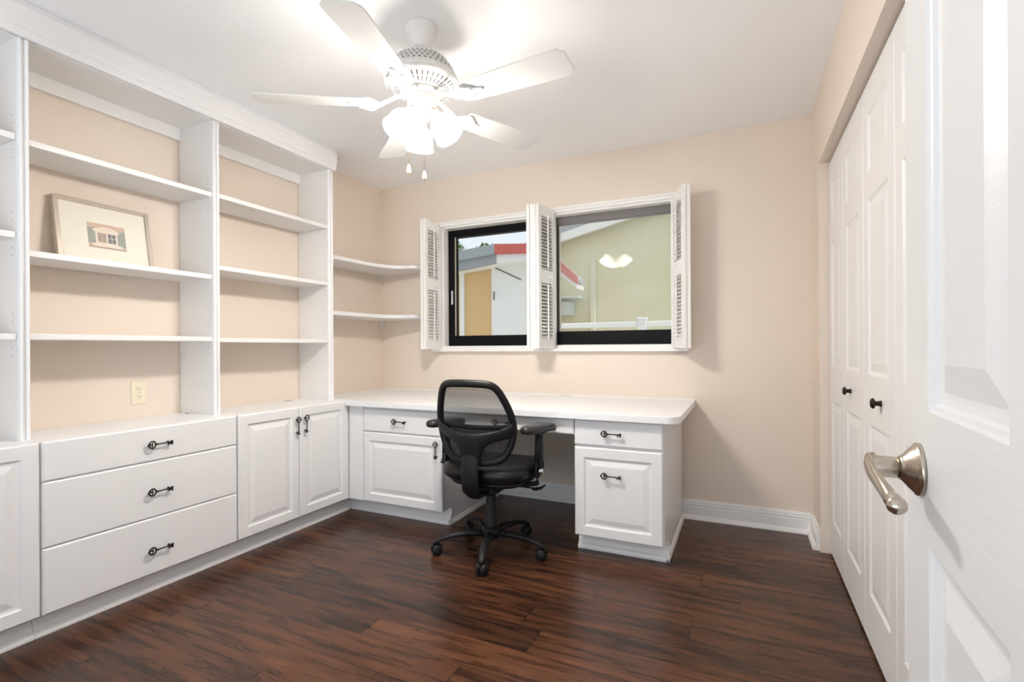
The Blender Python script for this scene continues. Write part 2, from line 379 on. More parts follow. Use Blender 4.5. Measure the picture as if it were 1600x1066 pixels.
# ------------------------------------------------------------------ shutters (folded open bifold pairs)
def leaf_mb(w, h=0.965, t=0.021):
    """one leaf in local coords: width along +X from 0, thickness along Y, height from 0"""
    st = 0.038
    b = MB()
    b.box(0, st, 0, t, 0, h).box(w - st, w, 0, t, 0, h)
    for z0, z1 in ((0, 0.072), (0.445, 0.535), (0.893, h)): b.box(st, w - st, 0.001, t - 0.001, z0, z1)
    return b
def louvers_mb(w, z0, z1, t=0.021, n=16):
    b = MB(); p = (z1 - z0) / n
    for i in range(n):
        zc = z0 + (i + 0.5) * p; c = Vector((0, t / 2, zc))
        a = R(30); hw, ht = 0.0165, 0.0032
        d = Vector((0, math.cos(a), math.sin(a))); q = Vector((0, -math.sin(a), math.cos(a)))
        poly = [c + d * hw, c + d * hw * .5 + q * ht, c - d * hw * .5 + q * ht, c - d * hw, c - d * hw * .5 - q * ht, c + d * hw * .5 - q * ht]
        b.loft([[p_ + Vector((0.038, 0, 0)) for p_ in poly], [p_ + Vector((w - 0.038, 0, 0)) for p_ in poly]], smooth=False)
    return b
LW = 0.232
SH = {'leaf': leaf_mb(LW).mesh('leaf', 'casing'), 'up': louvers_mb(LW, 0.535, 0.893).mesh('louvers', 'casing'), 'lo': louvers_mb(LW, 0.072, 0.445).mesh('louvers', 'casing'),
      'ru': MB().box(LW / 2 - 0.004, LW / 2 + 0.004, -0.012, -0.004, 0.545, 0.905).mesh('tilt_rod', 'casing'),
      'rl': MB().box(LW / 2 - 0.004, LW / 2 + 0.004, -0.012, -0.004, 0.06, 0.435).mesh('tilt_rod', 'casing'),
      'knob': MB().lathe([(0.003, 0), (0.003, 0.006), (0.007, 0.009), (0.006, 0.014), (0.001, 0.015)], (LW / 2 + 0.03, 0, 0.49), (0, -1, 0), 12).mesh('knob', 'casing'),
      'h1': MB().box(-0.004, 0.004, -0.002, 0.008, 0.10, 0.15).mesh('hinge', 'casing'), 'h2': MB().box(-0.004, 0.004, -0.002, 0.008, 0.80, 0.85).mesh('hinge', 'casing')}
def shutter(label, hx, hy, fx, fy, side):
    """visible leaf from hinge (hx, hy) to free edge (fx, fy); the second leaf is folded flat on 'side' (+1 toward +x)"""
    z = OZ0 + 0.001
    t = thing('window_shutter', label, 'shutter', (hx, hy, z), 'louvered shutters folded open at the windows')
    d = Vector((fx - hx, fy - hy, 0)).normalized(); ang = math.atan2(d.y, d.x)
    nrm = Vector((-d.y, d.x, 0))               # local +Y of the leaf
    s = 1 if nrm.x * side > 0 else -1
    for k, face in ((0, True), (1, False)):
        # leaf thickness grows away from the seen face
        off = (nrm * (0.024 * k)) if s > 0 else (nrm * (-0.021 - 0.024 * k))
        p = Vector((hx, hy, z)) + off
        L = put('leaf', SH['leaf'], t, p, (0, 0, ang))
        bv = L.modifiers.new('bevel', 'BEVEL'); bv.width = 0.002; bv.segments = 2
        flip = s < 0
        for nm, key in (('louvers', 'up'), ('louvers', 'lo'), ('tilt_rod', 'ru'), ('tilt_rod', 'rl'), ('knob', 'knob'), ('hinge', 'h1'), ('hinge', 'h2')):
            if k == 1 and nm in ('tilt_rod', 'knob', 'hinge'): continue
            c = bpy.data.objects.new(nm, SH[key]); COL.objects.link(c); c.parent = L
            if flip:
                c.location = (LW, 0.021, 0); c.rotation_euler = (0, 0, PI)
    return t
shutter('white louvered shutter folded open at the corner-shelf edge of the windows', -2.134, YB - 0.030, -2.118, 3.062, -1)
shutter('white shutter seen edge-on, folded open beside the red-fascia window, louvers hidden', -1.352, YB - 0.030, -1.312, 3.060, +1)
shutter('white louvered shutter folded open between the two windows, face toward the closet', -1.190, YB - 0.030, -1.222, 3.055, -1)
shutter('white louvered shutter folded open at the closet-side end of the windows', -0.408, YB - 0.030, -0.318, 3.070, +1)

# ------------------------------------------------------------------ key-shaped pulls
def key_mb():
    b = MB()
    n = 26; ring = []
    for i in range(n):
        a = 2 * PI * i / n; ring.append(Vector((0.0135 * math.cos(a), -0.020, 0.0150 * math.sin(a) * (1 + 0.12 * math.cos(a)))))
    b.tube(ring, 0.0032, 8, closed=True, up=(0, 1, 0))
    b.tube([(0.0, -0.020, 0.013), (0.0015, -0.020, 0.004), (0.0015, -0.020, -0.004), (0.0, -0.020, -0.013)], 0.0022, 8)
    b.sphere((-0.0155, -0.020, 0), 0.0042, 10)
    b.tube([(0.012, -0.020, 0), (0.018, -0.020, 0), (0.021, -0.020, 0), (0.024, -0.020, 0), (0.086, -0.020, 0)], [0.0036, 0.0036, 0.0048, 0.0030, 0.0027], 10)
    b.box(0.066, 0.071, -0.0225, -0.0175, -0.0115, 0.0).box(0.073, 0.078, -0.0225, -0.0175, -0.008, 0.0).box(0.080, 0.085, -0.0225, -0.0175, -0.0125, 0.0)
    b.box(0.077, 0.086, -0.0225, -0.0175, 0.0, 0.007)
    b.lathe([(0.005, 0), (0.005, 0.002), (0.0032, 0.005), (0.0032, 0.021)], (0.0, 0, 0), (0, -1, 0), 10)
    b.lathe([(0.005, 0), (0.005, 0.002), (0.0030, 0.005), (0.0030, 0.021)], (0.076, 0, 0), (0, -1, 0), 10)
    return b
KEY = key_mb().mesh('key_pull', 'iron')
def key(parent, loc, face, vertical=False):
    """face 'x' (drawer fronts of the side run) or 'y' (desk fronts)"""
    rz = PI / 2 if face == 'x' else 0
    o = put('key_pull', KEY, parent, loc)
    m = Matrix.Rotation(rz, 4, 'Z') @ (Matrix.Rotation(PI / 2, 4, 'Y') if vertical else Matrix.Identity(4))
    o.rotation_euler = m.to_euler(); o['label'] = 'dark bronze key-shaped pull'
    return o

# ------------------------------------------------------------------ built-in bookcases on the left wall
BX0, BX1 = XL + 0.004, -2.467          # back and front of panels
CT = 0.738                              # counter top
BT = 2.254                              # underside of top panel
def bookcase(label, y0, y1, shelves, trims, yr0, yr1):
    t = thing('bookcase', label, 'bookcase', (BX1, (y0 + y1) / 2, CT), 'built-in bookcase units on the left wall')
    th = 0.016
    for ya, inner in ((y0, 1), (y1 - th, -1)):
        b = MB().box(BX0, BX1, ya, ya + th, CT, BT + 0.018)
        yf = ya + th + 0.0004 if inner > 0 else ya - 0.0004
        for zs in shelves:                      # rows of shelf-pin holes near each shelf
            for dz in (0.075, 0.045, -0.055, -0.085):
                for xx in (BX0 + 0.035, BX1 - 0.035):
                    b.face([Vector((xx + 0.0028 * math.cos(k * PI / 4), yf, zs + dz + 0.0028 * math.sin(k * PI / 4))) for k in range(8)], 1)
        obj('side_panel', b, ['shelf', 'hole'], t)
    obj('top_panel', MB().box(BX0, BX1, y0 + th, y1 - th, BT, BT + 0.018), 'shelf', t)
    obj('back_rail', MB().box(BX0, BX0 + 0.018, y0 + th, y1 - th, 2.192, BT), 'shelf', t, bevel=0.001)
    for zs in shelves:
        obj('shelf', MB().box(BX0 + 0.012, BX1 - 0.004, y0 + th + 0.001, y1 - th - 0.001, zs - 0.023, zs), 'shelf', t, bevel=0.0015)
    for a, b_ in trims:                         # beaded face strip
        pr, w, d = [], b_ - a, 0.013
        pr += [(BX1, a)]
        for k in range(9): pr.append((BX1 + d * math.sin(PI * k / 8) ** 0.6, a + w * 0.40 * k / 8))
        pr += [(BX1 + 0.004, a + w * 0.42), (BX1 + 0.004, a + w * 0.50)]
        for k in range(9): pr.append((BX1 + d * math.sin(PI * k / 8) ** 0.6, a + w * (0.52 + 0.48 * k / 8)))
        obj('face_trim', MB().prism(pr[:-1] + [(BX1, b_)], fz_, CT, BT), 'trim', t)
    return t
bookcase('white bookcase unit cut off at the frame edge, nearest the entry', 0.16, 0.926, (1.892, 1.523, 1.141), (), 0, 0)
bookcase('widest white bookcase unit, holding the framed picture', 0.927, 1.684, (1.884, 1.461, 1.142), ((0.911, 0.946),), 0, 0)
bookcase('white bookcase unit next to the corner shelves, shelves empty', 1.685, 2.472, (1.888, 1.515, 1.138), ((1.668, 1.703), (2.449, 2.491)), 0, 0)
CRP = [(BX1 + 0.014, BT + 0.0), (-2.442, BT), (-2.438, BT + 0.008), (-2.438, BT + 0.026), (-2.434, BT + 0.030), (-2.431, BT + 0.05), (-2.430, 2.345), (-2.426, 2.351), (-2.426, 2.3635), (-2.436, 2.368), (-2.452, ZC - 0.001), (-2.60, ZC - 0.001), (-2.60, 2.30), (BX1, BT + 0.02)]
crown = MB().prism(CRP, fy_, 0.0, 2.500)
struct('trim_3', crown, 'trim', 'white crown moulding along the top of the bookcases', 'crown moulding', bevel=0.0015)
def corner_shelf(zt, th, label):
    t = thing('corner_shelf', label, 'shelf', (XL + 0.1, YB - 0.1, zt - th), 'curved corner shelves')
    P = [(XL, YB), (XL, 2.492), (-2.478, 2.492), (-2.474, 2.60), (-2.470, 2.74), (-2.460, 2.85)]
    c = [(-2.460, 2.85), (-2.440, 3.055), (-2.30, 3.075)]
    for k in range(1, 9):
        s = k / 8; P.append(tuple((1 - s) ** 2 * a + 2 * s * (1 - s) * b + s * s * d for a, b, d in zip(*c)))
    c = [(-2.30, 3.075), (-2.235, 3.08), (-2.232, 3.15)]
    for k in range(1, 7):
        s = k / 6; P.append(tuple((1 - s) ** 2 * a + 2 * s * (1 - s) * b + s * s * d for a, b, d in zip(*c)))
    P += [(-2.232, YB)]
    P = [(min(max(x, XL + 0.002), 9), min(y, YB - 0.002)) for x, y in P]
    obj('board', MB().prism(P[::-1], fz_, zt - th, zt), 'shelf', t, bevel=0.003)
    obj('support_block', MB().box(XL + 0.002, XL + 0.018, YB - 0.020, YB - 0.002, zt - th - 0.045, zt - th), 'shelf', t)
    return t
corner_shelf(1.704, 0.025, 'upper curved white shelf wrapping the corner beside the windows')
corner_shelf(1.330, 0.027, 'lower curved white shelf wrapping the corner beside the windows')

# outlet
oc = (XL, 1.467, 0.863)
t = thing('wall_outlet', 'almond electrical outlet on the wall inside the widest bookcase', 'outlet', (XL, oc[1], oc[2]))
obj('plate', MB().box(XL, XL + 0.006, oc[1] - 0.036, oc[1] + 0.036, oc[2] - 0.057, oc[2] + 0.057), 'almond', t, bevel=0.003)
for dz in (0.02, -0.02):
    k = obj('socket', MB().prism([(0.016 * math.cos(a) , max(-0.0125, min(0.0125, 0.0165 * math.sin(a)))) for a in [2 * PI * i / 20 for i in range(20)]], lambda u, v, w: Vector((w, oc[1] + u, oc[2] + dz + v)), XL + 0.006, XL + 0.0085), 'almond', t)
    obj('slots', MB().box(XL + 0.008, XL + 0.009, oc[1] - 0.0075, oc[1] - 0.0055, oc[2] + dz - 0.001, oc[2] + dz + 0.007).box(XL + 0.008, XL + 0.009, oc[1] + 0.0055, oc[1] + 0.0075, oc[2] + dz - 0.001, oc[2] + dz + 0.006).box(XL + 0.008, XL + 0.009, oc[1] - 0.0022, oc[1] + 0.0022, oc[2] + dz - 0.009, oc[2] + dz - 0.005), 'slot', k)
obj('screw', MB().lathe([(0.003, 0), (0.0025, 0.0012)], (XL + 0.006, oc[1], oc[2]), (1, 0, 0), 10), 'chrome', t)

# framed picture leaning on the middle shelf of the wide bookcase
PW_, PH_, FW_ = 0.383, 0.297, 0.018
pt = thing('picture_frame', 'framed small print of a shuttered window leaning on a bookcase shelf', 'picture', (-2.66, 1.305, 1.4612))
def Pf(u, v, d):   # u along y, v up the picture, d out of its face
    lean = R(10.7); nx, nz = math.cos(lean), math.sin(lean)
    return Vector((-2.650 - v * math.sin(lean) + d * nx - 0.012, 1.112 + u, 1.4642 + v * math.cos(lean) + d * nz))
def pbox(b, u0, u1, v0, v1, d0, d1, mi=0):
    vs = [b.bm.verts.new(Pf(u, v, d)) for d in (d0, d1) for v in (v0, v1) for u in (u0, u1)]
    for q in ((0, 2, 3, 1), (4, 5, 7, 6), (0, 1, 5, 4), (2, 6, 7, 3), (0, 4, 6, 2), (1, 3, 7, 5)):
        f = b.bm.faces.new([vs[i] for i in q]); f.material_index = mi
    return b
b = MB(); pbox(b, 0, FW_, 0, PH_, -0.012, 0.012); pbox(b, PW_ - FW_, PW_, 0, PH_, -0.012, 0.012); pbox(b, FW_, PW_ - FW_, 0, FW_, -0.012, 0.012); pbox(b, FW_, PW_ - FW_, PH_ - FW_, PH_, -0.012, 0.012)
obj('frame', b, 'frame', pt, bevel=0.003)
obj('mat_board', pbox(MB(), FW_, PW_ - FW_, FW_, PH_ - FW_, -0.008, 0.004), 'matboard', pt)
for nm, c in (('print_pink', (0.62, 0.46, 0.36)), ('print_green', (0.33, 0.36, 0.31)), ('print_cream', (0.74, 0.66, 0.56)), ('print_dark', (0.20, 0.20, 0.21)), ('print_brown', (0.40, 0.33, 0.28))): M[nm] = mat(nm, c, 0.8, bscale=140, var=0.14)
U0, V0 = 0.120, 0.082
SU, SV = 1.12, 1.30
pb = MB()
def pp(b, u0, u1, v0, v1, d0, d1, mi): return pbox(b, U0 + (u0 - U0) * SU, U0 + (u1 - U0) * SU, V0 + (v0 - V0) * SV, V0 + (v1 - V0) * SV, d0, d1, mi)
pp(pb, U0, U0 + 0.135, V0, V0 + 0.090, 0.004, 0.0046, 0)
pp(pb, U0, U0 + 0.026, V0 + 0.015, V0 + 0.072, 0.0046, 0.005, 1); pp(pb, U0 + 0.105, U0 + 0.135, V0 + 0.012, V0 + 0.072, 0.0046, 0.005, 1)
pp(pb, U0, U0 + 0.026, V0 + 0.043, V0 + 0.046, 0.005, 0.0052, 4); pp(pb, U0 + 0.105, U0 + 0.135, V0 + 0.043, V0 + 0.046, 0.005, 0.0052, 4)
pp(pb, U0 + 0.026, U0 + 0.105, V0 + 0.014, V0 + 0.072, 0.0046, 0.005, 2)
pp(pb, U0 + 0.034, U0 + 0.064, V0 + 0.022, V0 + 0.056, 0.005, 0.0054, 4); pp(pb, U0 + 0.070, U0 + 0.098, V0 + 0.022, V0 + 0.056, 0.005, 0.0054, 3)
pp(pb, U0 + 0.083, U0 + 0.085, V0 + 0.022, V0 + 0.056, 0.0054, 0.0057, 2); pp(pb, U0 + 0.070, U0 + 0.098, V0 + 0.039, V0 + 0.041, 0.0054, 0.0057, 2); pp(pb, U0 + 0.048, U0 + 0.050, V0 + 0.022, V0 + 0.056, 0.0054, 0.0057, 0)
arc = [(U0 + 0.016 + 0.10 * i / 12, V0 + 0.066 + 0.014 * math.sin(PI * i / 12)) for i in range(13)] + [(U0 + 0.104 - 0.076 * i / 12, V0 + 0.056 + 0.010 * math.sin(PI * i / 12)) for i in range(13)]
pb.prism([(U0 + (u - U0) * SU, V0 + (v - V0) * SV) for u, v in arc], Pf, 0.005, 0.0056, 2)
pp(pb, U0 + 0.014, U0 + 0.120, V0 + 0.006, V0 + 0.016, 0.0052, 0.0058, 2); pp(pb, U0, U0 + 0.135, V0, V0 + 0.005, 0.0046, 0.0052, 4)
obj('print', pb, ['print_pink', 'print_green', 'print_cream', 'print_dark', 'print_brown'], pt, weld=False)

# ------------------------------------------------------------------ base cabinets along the left wall
FX = -2.345; FT = 0.019
TOEP = lambda s: [(0, 0.096), (0, 0.0), (0.036, 0.0), (0.036, 0.010), (0.031, 0.022), (0.022, 0.030), (0.018, 0.048), (0.012, 0.058), (0.010, 0.064), (0.006, 0.066), (0.006, 0.096)]
def xfront(name, y0, y1, z0, z1, parent, panels=None):
    b = MB()
    b.panel_door((FX - FT, y0, z0), (0, 1, 0), (0, 0, 1), (1, 0, 0), y1 - y0, z1 - z0, FT, panels or [], edge=0.006)
    return obj(name, b, 'white', parent)
def yfront(name, x0, x1, z0, z1, parent, panels=None, Y=2.50):
    b = MB()
    b.panel_door((x0, Y + FT, z0), (1, 0, 0), (0, 0, 1), (0, -1, 0), x1 - x0, z1 - z0, FT, panels or [], edge=0.006)
    return obj(name, b, 'white', parent)
def side_cab(label, y0, y1, toe1=None):
    t = thing('base_cabinet', label, 'cabinet', ((XL + FX) / 2, (y0 + y1) / 2, 0), 'base cabinets under the bookcases')
    obj('carcass', MB().box(XL + 0.003, FX - FT - 0.001, y0, y1, 0.096, CT - 0.019), 'white', t)
    obj('toe_kick', MB().prism([(-2.432 + d, z) for d, z in TOEP(0)], fy_, y0, toe1 or y1), 'white', t, bevel=0.001)
    return t
PR = 0.052
cabA = side_cab('white cabinet cut off at the frame edge, left of the three drawers', 0.16, 0.9285)
dA = xfront('door', 0.545, 0.9255, 0.096, CT, cabA, [(PR, 0.3805 - PR, PR, 0.642 - PR)])
xfront('door', 0.163, 0.541, 0.096, CT, cabA, [(PR, 0.378 - PR, PR, 0.642 - PR)])
cabB = side_cab('white cabinet of three wide drawers below the framed picture', 0.9295, 1.7145)
for z0, z1, kz in ((0.590, CT, 0.664), (0.344, 0.587, 0.458), (0.096, 0.341, 0.203)):
    d = xfront('drawer', 0.933, 1.711, z0, z1, cabB)
    key(d, (FX, 1.298, kz), 'x')
cabC = side_cab('white two-door cabinet in the corner next to the drawers', 1.7155, 2.4985, 2.60)
d = xfront('door', 1.719, 2.1045, 0.096, CT, cabC, [(PR, 0.3855 - PR, PR, 0.642 - PR)]); key(d, (FX, 2.083, 0.668), 'x', True)
d = xfront('door', 2.1085, 2.4965, 0.096, CT, cabC, [(PR, 0.388 - PR, PR, 0.642 - PR)]); key(d, (FX, 2.142, 0.672), 'x', True)
obj('corner_filler', MB().box(-2.62, FX - 0.002, 2.4985, 2.505, 0.096, CT - 0.04), 'white', cabC)
ct = thing('countertop', 'white countertop over the base cabinets under the bookcases', 'countertop', (-2.55, 1.3, CT - 0.018))
obj('slab', MB().box(XL + 0.001, FX - FT, 0.16, 2.4915, CT - 0.0185, CT), 'top', ct, bevel=0.002)
obj('cable_slot', MB().box(-2.68, -2.662, 1.655, 1.70, CT, CT + 0.0012), 'slot', ct)
obj('cable_slot', MB().box(-2.70, -2.685, 2.30, 2.35, CT, CT + 0.0012), 'slot', ct)

# ------------------------------------------------------------------ desk
DT, DU = 0.742, 0.706
dk = thing('desktop', 'long white laminate desktop under the windows', 'desk', (-1.3, 2.9, DU))
P = [(XL + 0.002, YB - 0.002), (XL + 0.002, 2.493), (-2.372, 2.493), (-2.366, 2.4995), (-2.342, 2.4995), (-2.342, 2.468), (-0.345, 2.468)]
for k in range(1, 9):
    a = -PI / 2 + PI / 2 * k / 8; P.append((-0.345 + 0.070 * math.cos(a), 2.538 + 0.070 * math.sin(a)))
P += [(-0.275, YB - 0.002)]
P = [(XL + 0.002, YB - 0.002), (XL + 0.002, 2.493), (-2.342, 2.493), (-2.342, 2.468)] + P[6:]
obj('top', MB().prism(P, fz_, DU, DT), 'top', dk, bevel=0.003)
obj('backsplash', MB().box(XL + 0.02, -0.276, YB - 0.008, YB - 0.001, DT, DT + 0.006), 'top', dk)
obj('cable_slot', MB().box(-1.15, -1.09, YB - 0.04, YB - 0.028, DT, DT + 0.0012), 'slot', dk)
YD = 2.50
def desk_toe(t, x0, x1, right):
    pr = [(2.612 - d, z) for d, z in TOEP(0)]
    b = MB().prism(pr, fx_, x0, x1)
    obj('toe_kick', b, 'white', t, bevel=0.001)
dl = thing('desk_cabinet', 'white desk pedestal in the corner, drawer over door, beside the chair', 'cabinet', (-1.93, 2.95, 0), 'desk pedestals')
obj('carcass', MB().box(-2.343, -1.634, YD + FT + 0.001, 3.29, 0.096, DU - 0.001).box(-2.343, -1.634, 2.613, 3.275, 0.0, 0.096), 'white', dl, bevel=0.001)
obj('filler_strip', MB().box(-2.3445, -2.226, YD + 0.006, YD + FT + 0.001, 0.096, DU - 0.001), 'white', dl, bevel=0.001)
d = yfront('drawer', -2.222, -1.627, 0.549, 0.692, dl); key(d, (-1.965, YD, 0.622), 'y')
d = yfront('door', -2.222, -1.627, 0.098, 0.543, dl, [(PR, 0.595 - PR, PR, 0.445 - PR)]); key(d, (-1.659, YD, 0.505), 'y', True)
desk_toe(dl, -2.43, -1.625, False)
SKP = [(0, 0), (0.013, 0), (0.013, 0.006), (0.009, 0.018), (0.003, 0.026), (0, 0.028)]
obj('side_moulding', MB().prism([(-1.634 + d_, z) for d_, z in SKP], fy_, 2.576, 3.28), 'white', dl)
pd = thing('pencil_drawer', 'slim white drawer under the desktop between the two pedestals', 'drawer', (-1.21, 2.75, 0.62))
obj('box', MB().box(-1.60, -0.825, YD + FT + 0.001, 2.98, 0.635, DU - 0.001), 'white', pd)
d = yfront('drawer_front', -1.623, -0.809, 0.620, 0.700, pd); key(d, (-1.262, YD, 0.662), 'y')
dr = thing('desk_cabinet', 'free-ended white desk pedestal, drawer over file drawer, nearest the closet', 'cabinet', (-0.58, 2.95, 0), 'desk pedestals')
obj('carcass', MB().box(-0.803, -0.352, YD + FT + 0.001, 3.278, 0.096, DU - 0.001).box(-0.803, -0.352, 2.613, 3.275, 0.0, 0.096), 'white', dr, bevel=0.001)
d = yfront('drawer', -0.805, -0.357, 0.571, 0.702, dr); key(d, (-0.642, YD, 0.638), 'y')
d = yfront('file_drawer', -0.805, -0.357, 0.098, 0.560, dr, [(PR, 0.448 - PR, PR, 0.462 - PR)]); key(d, (-0.644, YD - 0.001, 0.424), 'y')
desk_toe(dr, -0.812, -0.340, True)
obj('side_moulding', MB().prism([(-0.352 + d_, z) for d_, z in SKP], fy_, 2.576, 3.277), 'white', dr)

# ------------------------------------------------------------------ closet bifold doors
LB = [3.032, 2.645, 2.228, 1.802, 1.372]
BIP = ((0, 0), (0.006, -0.004), (0.012, -0.006), (0.016, -0.006), (0.045, -0.001))
CLAB = ['narrow white bifold leaf hinged beside the window wall, farthest of the closet doors', 'white bifold leaf with the farther bronze knob', 'white bifold leaf with the nearer bronze knob', 'white bifold leaf half hidden behind the open entry door']
for i in range(4):
    y1, y0 = LB[i] - 0.0015, LB[i + 1] + 0.0015
    w = y1 - y0; d = thing('door_%d' % (i + 2), CLAB[i], 'closet door', (XR + 0.06, (y0 + y1) / 2, 0.012), None, 'structure')
    pn = [(0.075, w - 0.075, a - 0.012, b_ - 0.012) for a, b_ in ((0.190, 0.800), (0.975, 1.600), (1.700, 1.905))]
    obj('leaf', MB().panel_door((XR + 0.075, y0, 0.012), (0, 1, 0), (0, 0, 1), (-1, 0, 0), w, 2.008, 0.030, pn, BIP, edge=0.003), 'bifold', d)
    if i in (1, 2):
        ky = LB[2] + (0.245 if i == 1 else -0.255)
        k = obj('knob', MB().lathe([(0.0105, 0), (0.0105, 0.002), (0.0085, 0.004), (0.0075, 0.016), (0.0165, 0.020), (0.0175, 0.024), (0.013, 0.029), (0.003, 0.031)], (XR + 0.045, ky, 0.890), (-1, 0, 0), 22), 'iron', d)
        k['label'] = 'dark bronze knob'
struct('trim_4', MB().box(XR, XR + 0.036, CY1 - 0.001, CY1 + 0.001, 0, CZ), 'wall', 'beige jamb edge at the far end of the closet', 'door jamb')

# ------------------------------------------------------------------ open entry door
de = thing('door_1', 'open white six-panel entry door with brushed nickel lever', 'door', (0.16, 0.40, 0.01), None, 'structure')
da = R(2.6); DD = Vector((math.sin(da), math.cos(da), 0)); DN = Vector((-math.cos(da), math.sin(da), 0))
DO = Vector((0.182 - 0.70 * math.sin(da) / math.cos(da), 0, 0))   # face line through x=0.182 at y=0.70
s1, s0 = 0.774, 0.066
w = s1 - s0
pn = [(a, b_, z0, z1) for a, b_ in ((0.095, 0.305), (0.405, 0.613)) for z0, z1 in ((0.20, 0.848), (0.996, 1.60), (1.70, 1.91))]
DPR = ((0, 0), (0.003, -0.003), (0.007, -0.004), (0.010, -0.008), (0.018, -0.009), (0.022, -0.009), (0.052, -0.002))
obj('slab', MB().panel_door(DO + DD * s0 - DN * 0.035 + Vector((0, 0, 0.012)), DD, (0, 0, 1), DN, w, 2.01, 0.035, pn, DPR, edge=0.002), 'doorp', de)
lv0 = DO + DD * 0.712 + Vector((0, 0, 0.938))
hd = obj('rosette', MB().lathe([(0.0300, 0), (0.0300, 0.0035), (0.0290, 0.0050), (0.0270, 0.0058), (0.0262, 0.0068), (0.0215, 0.0115), (0.0165, 0.0155), (0.0140, 0.0175), (0.0135, 0.0195)], lv0, DN, 40), 'nickel', de)
hd['label'] = 'brushed nickel lever handle'
obj('stem', MB().lathe([(0.0112, 0.019), (0.0112, 0.0205), (0.0122, 0.021), (0.0125, 0.045), (0.0120, 0.048)], lv0, DN, 30), 'nickel', hd)
q = lambda s_, d_, z_: lv0 + DD * s_ + DN * d_ + Vector((0, 0, z_))
lp = [(0.012, 0.042, 0.002), (0.002, 0.0485, 0.002), (-0.02, 0.0495, 0.000), (-0.045, 0.0485, -0.004), (-0.07, 0.046, -0.009), (-0.088, 0.043, -0.014), (-0.098, 0.040, -0.018)]
rings = [(0.0120, 0.0035), (0.0130, 0.0045), (0.0115, 0.0045), (0.0100, 0.0045), (0.0092, 0.0050), (0.0090, 0.0065), (0.0090, 0.0080)]
lb = MB().tube([q(*p) for p in lp], 0.01, 16, flat=rings, up=(0, 0, 1))
lb.sphere(q(-0.099, 0.0395, -0.0185), 0.0092, 16)
obj('lever', lb, 'nickel', hd)

# ------------------------------------------------------------------ ceiling fan
FC = Vector((-1.196, 1.705, 0))
fan = thing('ceiling_fan', 'white five-blade ceiling fan with three lit glass shades', 'ceiling fan', (FC.x, FC.y, ZC))
obj('canopy', MB().lathe([(0.066, ZC), (0.067, ZC - 0.006), (0.064, ZC - 0.020), (0.052, ZC - 0.060), (0.041, ZC - 0.088), (0.036, ZC - 0.094), (0.022, ZC - 0.096)], FC, n=36), 'fan', fan)
obj('downrod', MB().lathe([(0.0115, ZC - 0.075), (0.0115, 2.275)], FC, n=16).lathe([(0.0215, ZC - 0.112), (0.0245, ZC - 0.104), (0.0245, ZC - 0.090)], FC, n=20), 'fan', fan)
mh = obj('motor_housing', MB().lathe([(0.030, 2.285), (0.045, 2.278), (0.080, 2.270), (0.098, 2.262), (0.108, 2.252), (0.124, 2.228), (0.137, 2.204), (0.145, 2.184), (0.151, 2.178), (0.153, 2.170), (0.151, 2.162), (0.142, 2.153), (0.120, 2.142), (0.088, 2.134), (0.066, 2.132)], FC, n=48), 'fan', fan)
vb = MB()
VR = [(0.1095, 2.2500, 0.1170, 2.2390), (0.1185, 2.2365, 0.1255, 2.2255), (0.1270, 2.2230, 0.1330, 2.2115), (0.1345, 2.2090, 0.1400, 2.1965)]
for ring_, (r0, z0, r1, z1) in enumerate(VR):
    for i in range(40):      # lattice of diamond vents round the dome
        a = 2 * PI * (i + 0.5 * (ring_ % 2)) / 40; da_ = 0.052
        pts = [(a, r0, z0), (a + da_, (r0 + r1) / 2, (z0 + z1) / 2), (a, r1, z1), (a - da_, (r0 + r1) / 2, (z0 + z1) / 2)]
        vb.face([FC + Vector(((r + 0.0022) * math.cos(t_), (r + 0.0022) * math.sin(t_), z + 0.0008)) for t_, r, z in pts])
obj('vent_lattice', vb, 'ventgrey', mh)
vs = MB()
for i in range(40):          # radial slots under the rim
    a = 2 * PI * i / 40; w_ = 0.030
    for (r0, z0, r1, z1) in ((0.091, 2.1345, 0.117, 2.1405), (0.122, 2.1425, 0.139, 2.1510)):
        vs.face([FC + Vector((r * math.cos(a + s_), r * math.sin(a + s_), z - 0.0018)) for r, z, s_ in ((r0, z0, -w_ * .75), (r1, z1, -w_ * .75), (r1, z1, w_ * .75), (r0, z0, w_ * .75))])
obj('vent_slots', vs, 'ventslot', mh)
obj('flywheel', MB().lathe([(0.075, 2.137), (0.075, 2.118), (0.060, 2.112)], FC, n=36), 'fan', fan)
obj('switch_housing', MB().lathe([(0.058, 2.114), (0.060, 2.108), (0.060, 2.070), (0.056, 2.060), (0.044, 2.052), (0.036, 2.046), (0.036, 2.030), (0.030, 2.018), (0.016, 2.008), (0.004, 2.004)], FC, n=36), 'fan', fan)
